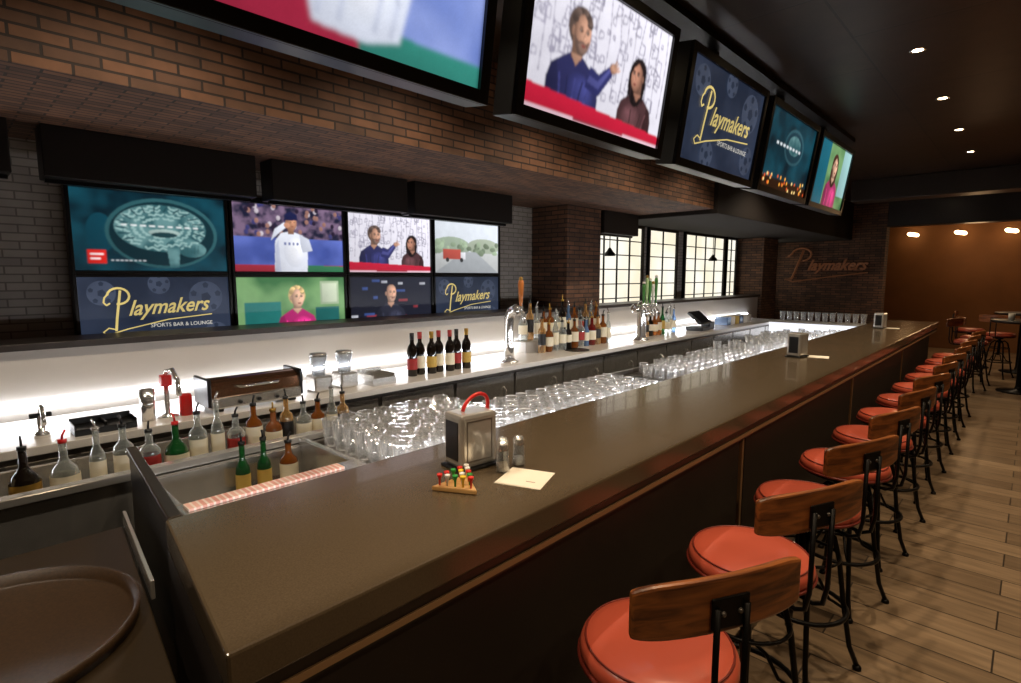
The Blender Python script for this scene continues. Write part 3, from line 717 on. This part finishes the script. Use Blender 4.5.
seq=[9,0,1,11,2,10,3,2,11,10,4,12,5,2,4,11,5,9]
ys=[.07,.19,.31,.415,.505,.595,.695,.79,.87,.95,1.035,1.12,1.2,1.28,1.36,1.435,1.505,-.05]
for k,yy in zip(seq,ys): pb(k,(-2.69+random.uniform(-.02,.02),yy,.82),None,.86,random.choice([.88,.95,1.0]))
for k,yy in ((6,.86),(6,.95),(4,1.06)): pb(k,(-2.39,yy,.721),None,.9)
rs=root('bottle_riser','white step riser holding bottles on the back bar','bottle riser',(0,0,0))
MB().box((-3.45,3.85,.97),(-3.64,5.25,1.07)).obj('upper_step',white_tile,rs,bevel=.003)
random.seed(4); BG='liquor bottles on the back bar'
for i in range(13): pb([2,5,11,4,12,2,9,7,4,10,5,11,12][i],(-3.55,3.92+i*.102,1.07),BG,1.0,random.choice([1.1,1.2,1.35]))
for i in range(12): pb([5,12,11,2,9,4,10,7,8,5,4,11][i],(-3.36,3.98+i*.102,.97),BG,1.0,random.choice([.95,1.1,1.2]))
for i in range(9): pb([6,5,9,12,4,6,2,11,7][i],(-3.36,5.82+i*.1,.97),BG,1.0,random.choice([.95,1.05,1.15]))
wm=[bottle('wine_bottle','dark wine bottle with cream label',wine,dark,lred,cream,(.05,.14,.037),False,'wine bottles on the back bar'),
    bottle('wine_bottle','dark wine bottle with red label',wine,dark,blackp,lred,(.05,.13,.037),False,'wine bottles on the back bar'),
    bottle('wine_bottle','dark wine bottle with yellow label and gold foil',wine,dark,gold,lyel,(.05,.13,.037),False,'wine bottles on the back bar')]
pos=[(-3.24,2.38),(-3.26,2.465),(-3.23,2.55),(-3.25,2.635),(-3.22,2.72),(-3.24,2.805),(-3.22,2.89)]
for i,(x,yy) in enumerate(pos):
    k=[1,0,2,0,0,1,2][i]
    if i in (0,1,2): wm[k].location=(x,yy,.97)
    else: dup(wm[k],(x,yy,.97))
# ------------------------------------------------------------ back-bar equipment
orh=M('amber_handle',(190,112,52),.3,coat=.4); grh=M('green_handle',(70,130,60),.3); whh=M('white_handle',(225,220,210),.3); pgh=M('pale_green_handle',(170,196,140),.3); capm_=M('gold_cap',(190,150,80),.3,.6)
r=root('beer_tower','slim curved chrome beer column with amber tap handle','beer tower',(-3.16,3.32,.97))
c=MB(); c.lathe([(0,0),(.08,0),(.08,.012),(.05,.025),(.042,.04),(0,.04)],24)
c.tube([(0,0,.03),(0,0,.14),(-.01,0,.26),(0,0,.37),(.03,0,.43),(.08,0,.45),(.12,0,.43)],[.042,.04,.038,.042,.046,.046,.036],16); c.obj('column',chrome,r)
f=MB(); f.tube([(.11,0,.44),(.15,0,.43),(.165,0,.4),(.165,0,.34)],.013,8); f.lathe([(0,.42),(.016,.42),(.016,.48),(0,.48)],10,T=TR(.13,0,0)); f.obj('faucet',chrome,r)
MB().lathe([(0,.47),(.012,.47),(.014,.5),(.02,.56),(.026,.66),(.02,.69),(0,.69)],14,T=TR(.13,0,0)).obj('tap_handle',orh,r)
MB().lathe([(0,.69),(.018,.69),(.014,.715),(0,.72)],14,T=TR(.13,0,0)).obj('handle_finial',capm_,r)
def tower(loc,handles,label,s=1.0):
    r=root('beer_tower',label,'beer tower',loc)
    c=MB(); c.lathe([(0,0),(.085,0),(.085,.015),(.055,.03),(.048,.05),(.046,.28),(.05,.3),(.05,.36),(.035,.39),(0,.4)],24)
    c.tube([(0,-.15,.33),(0,-.14,.33),(0,.14,.33),(0,.15,.33)],[.03,.046,.046,.03],16); c.obj('column',chrome,r)
    n=len(handles)
    for i,m in enumerate(handles):
        y=-.12+.24*i/(n-1)
        f=MB(); f.tube([(.04,y,.33),(.09,y,.33),(.11,y,.3),(.11,y,.25)],.011,8); f.lathe([(0,.33),(.013,.33),(.013,.38),(0,.38)],10,T=TR(.085,y,0)); f.obj('faucet',chrome,r)
        h=.6+.03*((i*2)%3)
        MB().lathe([(0,.37),(.009,.37),(.012,.45),(.018,h-.06),(.014,h-.03),(0,h-.03)],12,T=TR(.085,y,0)).obj('tap_handle',m,r)
        MB().lathe([(0,h-.03),(.014,h-.03),(.016,h-.01),(0,h)],12,T=TR(.085,y,0)).obj('handle_finial',capm_ if i%2 else whh,r)
    r.scale=(s,s,s)
    return r
tower((-3.18,5.5,.97),[grh,pgh,grh,whh,grh],'chrome draft beer tower with green and pale tap handles',1.12)
s=root('bar_sink','small black drop-in sink in back counter','sink',(-3.22,4.35,.971))
MB().lathe([(.11,.003),(.12,.006),(.125,.0),(.11,.0),(.1,.001),(0,.001)],24).obj('sink_rim',blackm,s)
g=root('roller_warmer','compact steel countertop warmer with reflective curved top','warmer',(-3.2,1.22,.97))
MB().box((-.11,-.25,.015),(.11,.25,.08)).obj('body',bsteel,g,bevel=.01)
for sy in (-.2,.2): MB().box((-.09,sy-.02,0),(.09,sy+.02,.015)).obj('foot',blackp,g)
l=MB(); N=12
P=[(-.105,.08)]+[(-.105+.2*(i/N),.08+.095*math.sin(PI*(.15+.62*i/N))) for i in range(1,N+1)]+[(.1,.08)]
vs=[];n=len(P)
for yy in (-.24,.24):
    for a,z in P: vs.append((a,yy,z))
l.add(vs,[tuple(range(n)),tuple(range(2*n-1,n-1,-1))]+[(i,n+i,n+(i+1)%n,(i+1)%n) for i in range(n)])
l.obj('curved_lid',M('copper_lid',(120,86,64),.15,.8),g)
for sy in (-1,1): MB().box((-.112,sy*.25-.01,.03),(.11,sy*.25+.01,.182)).obj('end_cheek',blackp,g,bevel=.006)
MB().tube([(.1,-.12,.13),(.135,-.1,.13),(.135,.1,.13),(.1,.12,.13)],.006,8).obj('lid_handle',chrome,g)
for k in range(3): MB().lathe([(0,0),(.012,0),(.01,.014),(0,.015)],12,T=TR(.11,-.1+.1*k,.045,ry=PI/2)).obj('dial',blackp,g)
def mixer(y,x=-3.25):
    r=root('drink_mixer','stainless steel mixer with clear jar','mixer',(x,y,.97),group='mixers on the back bar')
    MB().box((-.07,-.06,0),(.07,.06,.1)).obj('motor_base',bsteel,r,bevel=.012)
    MB().lathe([(0,.1),(.04,.1),(.055,.22),(.052,.22),(.038,.108),(0,.108)],16).obj('jar',jarglass,r)
    MB().lathe([(0,.22),(.057,.22),(.05,.24),(0,.245)],16).obj('lid',bsteel,r)
mixer(1.66); mixer(1.84)
c=root('ice_scoop_caddy','open steel caddy on the back bar','caddy',(-3.2,2.05,.97))
b=MB(); b.box((-.1,-.09,0),(.1,.09,.01)); b.box((-.1,-.09,.01),(-.09,.09,.09)); b.box((.09,-.09,.01),(.1,.09,.05)); b.box((-.09,-.09,.01),(.09,-.08,.07)); b.box((-.09,.08,.01),(.09,.09,.07)); b.obj('caddy_box',bsteel,c)
sgn=root('soda_gun_holder','red and steel soda gun on a stand','soda gun',(-3.2,.8,.97))
q=MB(); q.lathe([(0,0),(.05,0),(.05,.01),(.012,.02),(.012,.2),(0,.2)],16); q.obj('stand',chrome,sgn)
q=MB(); q.tube([(.0,0,.2),(.02,0,.24),(.05,.02,.25),(.09,.03,.2),(.1,.03,.12)],.012,10); q.obj('hose',chrome,sgn)
q=MB(); q.box((-.025,-.025,.16),(.025,.025,.22)); q.obj('button_head',redp,sgn,bevel=.008)
q=MB(); q.lathe([(0,0),(.03,0),(.03,.1),(.024,.11),(0,.11)],14,T=TR(.02,.08,0)); q.obj('syrup_cup',redp,sgn)
q=MB(); q.lathe([(0,0),(.03,0),(.035,.16),(.03,.16),(.026,.01),(0,.01)],14,T=TR(.02,-.09,0)); q.obj('shaker_tin',chrome,sgn)
fa=root('gooseneck_faucet','small chrome faucet at the back bar','faucet',(-3.2,.3,.97))
MB().lathe([(0,0),(.03,0),(.03,.02),(.014,.03),(.014,.1),(0,.1)],14).obj('base',chrome,fa)
MB().tube([(0,0,.1)]+[(.05-.05*math.cos(t),0,.1+.05*math.sin(t)) for t in [i*PI/8 for i in range(9)]]+[(.1,0,.07)],.009,8).obj('spout',chrome,fa)
MB().box((-.01,-.04,.09),(.01,.04,.11)).obj('lever',blackp,fa,bevel=.004)
pt=root('bar_caddy','black divided napkin and straw caddy','caddy',(-3.15,.52,.97))
b=MB(); b.box((-.07,-.12,0),(.07,.12,.03)); b.box((-.07,-.12,.03),(-.064,.12,.06)); b.box((-.07,-.12,.03),(.07,-.114,.05)); b.box((-.07,.114,.03),(.07,.12,.05)); b.box((-.07,-.003,.03),(.07,.003,.05)); b.obj('caddy_body',blackp,pt,bevel=.003)
ps=root('point_of_sale_terminal','black touchscreen sales terminal on back bar','terminal',(-3.25,7.1,.97))
MB().box((-.12,-.12,0),(.12,.12,.05)).obj('base',blackp,ps,bevel=.01)
MB().box((-.02,-.16,-.11),(.02,.16,.12),T=TR(.02,0,.17,ry=-.9)).obj('monitor',blackp,ps,bevel=.008)
MB().box((.021,-.14,-.09),(.023,.14,.1),T=TR(.02,0,.17,ry=-.9)).obj('touch_panel',M('dark_touch_glass',(16,18,22),.3),ps)
MB().box((-.05,.2,0),(.08,.36,.1)).obj('receipt_printer',blackp,ps,bevel=.012)
bx=root('glass_rack','blue and white bottle rack on the back bar','rack',(-3.35,8.6,.97))
for i in range(6): 
    MB().box((-.1,-.5+i*.16,0),(.1,-.5+i*.16+.13,.12)).obj('compartment',[blue,whh,lyel,blue,whh,steel][i],bx,bevel=.008)
for y in (6.0,9.1):
    zt=.5 if y<6.2 else .45
    p=root('pendant_lamp','small black dome pendant lamp by the window','pendant lamp',(-3.95,y,1.95),group='pendant lamps by the windows')
    MB().tube([(0,0,.1),(0,0,zt)],.006,6).obj('cord',blackm,p)
    MB().lathe([(.07,0),(.068,.03),(.04,.06),(.015,.1),(0,.11)],18).obj('lamp_shade',blackm,p)
# ------------------------------------------------------------ items on the bar
def holder(loc,rz,handle):
    r=root('napkin_dispenser','chrome and black napkin dispenser on the bar top','napkin dispenser',loc,rz)
    MB().box((-.06,-.08,0),(.06,.08,.01)).obj('base',blackp,r,bevel=.004)
    MB().box((-.052,-.072,.01),(.052,.072,.185)).obj('casing',casem,r,bevel=.012)
    MB().box((-.034,-.0745,.035),(.034,-.0715,.16)).obj('side_plate',blackp,r,bevel=.001)
    MB().box((-.034,.0715,.035),(.034,.0745,.16)).obj('side_plate',blackp,r,bevel=.001)
    fp=MB(); fp.box((.0515,-.05,.03),(.0532,.05,.033)); fp.box((.0515,-.05,.16),(.0532,.05,.163)); fp.box((.0515,-.05,.033),(.0532,-.047,.16)); fp.box((.0515,.047,.033),(.0532,.05,.16)); fp.obj('face_frame',dsteel,r)
    if handle:
        MB().tube([(.0,-.03,.185)]+[(0,-.03+.1*(1-math.cos(t))/2+.015*math.sin(t),.185+.05*math.sin(t)) for t in [i*PI/14 for i in range(1,14)]]+[(0,.07,.183),(0,.078,.16)],.0065,10).obj('red_handle',redp,r,label='glossy red arched handle')
    return r
holder((-1.31,1.19,1.07),-.12,True); holder((-1.3,4.62,1.07),-.12,False); holder((-1.32,7.9,1.07),-.1,False)
def shaker(loc,pm,label):
    r=root('glass_shaker',label,'shaker',loc,group='shakers on the bar')
    MB().lathe([(0,0),(.021,0),(.022,.004),(.018,.075),(.016,.075),(.019,.006),(0,.005)],14).obj('jar',jarglass,r)
    MB().lathe([(0,.0055),(.0175,.0055),(.017,.03),(0,.03)],14).obj('contents',pm,r)
    MB().lathe([(.019,.072),(.019,.088),(.012,.1),(0,.102)],14).obj('cap',chrome,r)
shaker((-1.215,1.245,1.07),M('pepper',(70,58,48),.8,var=.4,vs=300),'glass pepper shaker with chrome cap')
shaker((-1.19,1.295,1.07),M('salt',(235,232,226),.8),'glass salt shaker with chrome cap')
shaker((-1.185,1.215,1.07),M('seasoning',(190,170,140),.8),'glass seasoning shaker with chrome cap')
def nap(loc,rz,s=.125):
    r=MB()
    for L in range(2):
        z=.001+L*.0015; o=.004*L
        r.add([(-s/2+o,-s/2+o,z),(s/2+o,-s/2,z),(s/2,s/2+o,z),(-s/2,s/2,z)],[(0,1,2,3)]); r.add([(-s/2+o,-s/2+o,z-.001),(s/2+o,-s/2,z-.001),(s/2,s/2+o,z-.001),(-s/2,s/2,z-.001)],[(3,2,1,0)])
    r.box((s*.1,-s*.2,.0028),(s*.3,-s*.17,.003),1)
    o=r.obj('paper_napkin',[whitep,M('napkin_print',(150,110,90),.8)],loc=loc,rz=rz); meta(o,'folded cream paper napkin lying on the bar','napkin','paper napkins on the bar')
nap((-1.095,1.22,1.07),.35,.145); nap((-1.17,4.7,1.07),.2,.14); nap((-1.2,7.95,1.07),.1,.14)
pgm=root('peg_game','triangular wooden peg game with coloured tees','game',(-1.185,1.03,1.07),.5)
MB().prism([(-.07,-.043),(.07,-.043),(.0,.08)],0,.016).obj('board',boardwood,pgm,bevel=.004)
tc=[M('tee_red',(220,36,26),.4),M('tee_yellow',(245,210,50),.4),M('tee_green',(40,150,60),.4),M('tee_white',(240,240,235),.4)]
k=0
for row in range(5):
    for j in range(5-row):
        if row==1 and j==1: continue
        x=-.048+row*.012+j*.024; y=-.032+row*.024
        MB().lathe([(0,.016),(.0028,.016),(.004,.036),(.0085,.046),(.0085,.05),(0,.049)],8,T=TR(x,y,0)).obj('peg',tc[(k*7+row)%4],pgm); k+=1
# ------------------------------------------------------------ stools
st=root('bar_stool','round red leather bar stool with wooden back','bar stool',group='bar stools along the counter')
MB().lathe([(0,.762),(.1,.763),(.16,.758),(.185,.75),(.198,.738),(.203,.722),(.198,.702),(.19,.7),(0,.7)],48).obj('seat',leather,st)
MB().tube(circ(.187,.75,44),.003,6,closed=True).obj('seat_piping',piping,st)
MB().tube(circ(.203,.703,40),.006,8,closed=True).obj('lower_piping',piping,st)
MB().lathe([(0,.7),(.185,.7),(.185,.682),(.05,.675),(.05,.65),(0,.65)],32).obj('seat_plate',blackm,st)
MB().lathe([(0,.66),(.02,.66),(.02,.38),(0,.38)],12).obj('swivel_post',blackm,st)
for i in range(4):
    a=PI/4+i*PI/2; ca,sa=math.cos(a),math.sin(a)
    l=MB(); l.tube([(r_*ca,r_*sa,z) for r_,z in ((.02,.60),(.07,.62),(.115,.58),(.14,.48),(.165,.3),(.2,.1),(.235,.012))],[.011]*7,8)
    l.tube([(r_*ca,r_*sa,z) for r_,z in ((.02,.42),(.07,.38),(.11,.3),(.165,.27))],.007,6)
    l.lathe([(0,0),(.018,0),(.018,.012),(.011,.02),(0,.02)],10,T=TR(.235*ca,.235*sa,0)); l.obj('leg',blackm,st)
MB().tube(circ(.178,.27,32),.01,8,closed=True).obj('foot_ring',blackm,st)
MB().tube(circ(.14,.5,28),.007,6,closed=True).obj('brace_ring',blackm,st)
for sy in (-.038,.038):
    MB().tube([(.1,sy,.672),(.22,sy,.672),(.252,sy,.69),(.264,sy,.75),(.264,sy,1.0)],.0075,8).obj('back_support',blackm,st)
MB().box((.254,-.048,.95),(.262,.048,1.02)).obj('back_plate',blackm,st,bevel=.003)
for sy in (-.022,.022):
    MB().lathe([(0,0),(.007,0),(.005,.005),(0,.006)],8,T=TR(.262,sy,.985,ry=PI/2)).obj('bolt',dsteel,st)
bk=MB(); n=20; vs=[]; fs=[]; Rr=.95; th=.02; A=.232
for i in range(n+1):
    a=-A+2*A*i/n; e=abs(a)/A; hh=.063*(1-.2*e**6); zc=.998
    for rr,z in ((Rr,zc-hh),(Rr+th,zc-hh),(Rr+th,zc+hh),(Rr,zc+hh)):
        vs.append((.234-Rr+rr*math.cos(a),rr*math.sin(a),z))
for i in range(n):
    for k in range(4): fs.append((i*4+k,i*4+(k+1)%4,(i+1)*4+(k+1)%4,(i+1)*4+k))
fs=[f[::-1] for f in fs]
fs.append((0,1,2,3)); fs.append((n*4+3,n*4+2,n*4+1,n*4))
bk.add(vs,fs).obj('backrest',stoolwood,st,bevel=.007,label='gently curved wooden backrest')
st.location=(-.64,1.235,0); st.rotation_euler[2]=math.radians(-28)
rots=[-24,-21,-17,-14,-18,-12,-14,-10,-12,-9,-12]
for i,rr in enumerate(rots):
    dup(st,(-.64,1.88+.655*i,0),math.radians(rr))
def table(x,y):
    t=root('high_table','round dark high-top table on a pedestal','table',(x,y,0),group='high tables')
    MB().lathe([(0,1.02),(.38,1.02),(.39,1.03),(.39,1.05),(.38,1.06),(0,1.06)],36).obj('tabletop',darkbr,t)
    MB().lathe([(0,0),(.25,0),(.25,.02),(.05,.04),(.035,.1),(.035,1.0),(.09,1.02),(0,1.02)],24).obj('pedestal',blackm,t)
for x,y in ((-.05,10.9),(-.1,13.2),(1.6,8.0)): table(x,y)
for x,y,rz in ((-.62,10.6,160),(-.6,11.35,200),(-.78,13.0,180),(-.35,12.3,250),(.6,12.9,0)):
    o=dup(st,(x,y,0),math.radians(rz)); o['group']='stools at the high tables'
o=MB().lathe([(0,0),(.035,0),(.04,.1),(.037,.1),(.032,.006),(0,.005)],14).obj('white_cup',whitep,loc=(-.2,10.75,1.06)); meta(o,'white cup on the high table','cup')
# ------------------------------------------------------------ lights
def light(kind,loc,energy,color,parent=None,name='lamp_light',**k):
    d=bpy.data.lights.new(name,kind); d.energy=energy; d.color=color
    for a,b in k.items():
        if a not in ('rot',): setattr(d,a,b)
    o=bpy.data.objects.new(name,d); COL.objects.link(o); o.location=loc
    if 'rot' in k: o.rotation_euler=k['rot']
    if parent: o.parent=parent
    return o
WARM=(1.0,.76,.5)
def downlight(x,y,z=ZC,e=60,cone=95,col=WARM,rot=(0,0,0)):
    r=root('ceiling_downlight','small recessed warm ceiling downlight','ceiling light',(x,y,z),group='recessed ceiling downlights')
    MB().lathe([(.03,-.001),(.045,-.004),(.047,0),(.03,0)],20).obj('trim_ring',chrome,r)
    MB().lathe([(0,-.001),(.03,-.001)],16).obj('lens',bulb,r)
    light('SPOT',(0,0,-.02),e,col,r,spot_size=math.radians(cone),spot_blend=.6,shadow_soft_size=.025,rot=rot)
for y in (.5,1.8,3.1,4.4,5.69,6.99,8.29): downlight(-.65,y,e=68,cone=85)
for y in (.6,2.8,5.0,7.2): downlight(1.2,y,e=34,cone=140)  # added fill row, out of view, to brighten the bar front
for y in (-.5,.7,1.9,3.1,4.3,5.5,7.2): downlight(-2.0,y,e=48,cone=130,col=(1,.84,.64),rot=(0,math.radians(2),0))  # added row to brighten the brick bulkhead, steel and glasses
for y in (10.8,11.9): downlight(-1.2,y,e=55)
for x in (-.5,1.0): downlight(x,14.6,e=35)
def area(loc,sx,sy,e,col,rot):
    o=light('AREA',loc,e,col,name='led_and_fill_glow',rot=rot); o.data.shape='RECTANGLE'; o.data.size=sx; o.data.size_y=sy
    return o
area((-3.62,4.2,1.04),.02,10.5,13,(.94,.96,1),(0,math.radians(-50),0))
area((-1.66,4.9,.985),.03,7.2,42,(.95,.96,1),(0,math.radians(55),0))  # added fill strip that brightens the drainboard glasses, no fixture here
area((-1.64,.85,.985),.03,.7,2,(.95,.96,1),(0,math.radians(60),0))  # added fill strip that brightens the steel around the ice bin
for i,x in enumerate((-2.19,-1.31,-.45,.4)):
    r=root('wall_sconce','glowing horizontal tube wall light','wall light',(x,YF-.25,2.68),group='wall lights in the far room')
    MB().tube([(-.11,-.05,.025),(-.08,-.04,.015),(.08,.0,-.015),(.11,.01,-.025)],[.016,.045,.045,.016],12).obj('lamp_tube',tube_m,r)
    MB().box((-.03,.03,-.02),(.03,.25,.02)).obj('bracket',blackm,r)
light('POINT',(-1.0,15.4,2.3),14,(1,.6,.3),shadow_soft_size=.2); light('POINT',(1.2,15.4,2.3),14,(1,.6,.3),shadow_soft_size=.2)
wd=bpy.data.worlds.new('world'); sc.world=wd; wd.use_nodes=True
wd.node_tree.nodes['Background'].inputs[0].default_value=(.5,.4,.3,1); wd.node_tree.nodes['Background'].inputs[1].default_value=.05
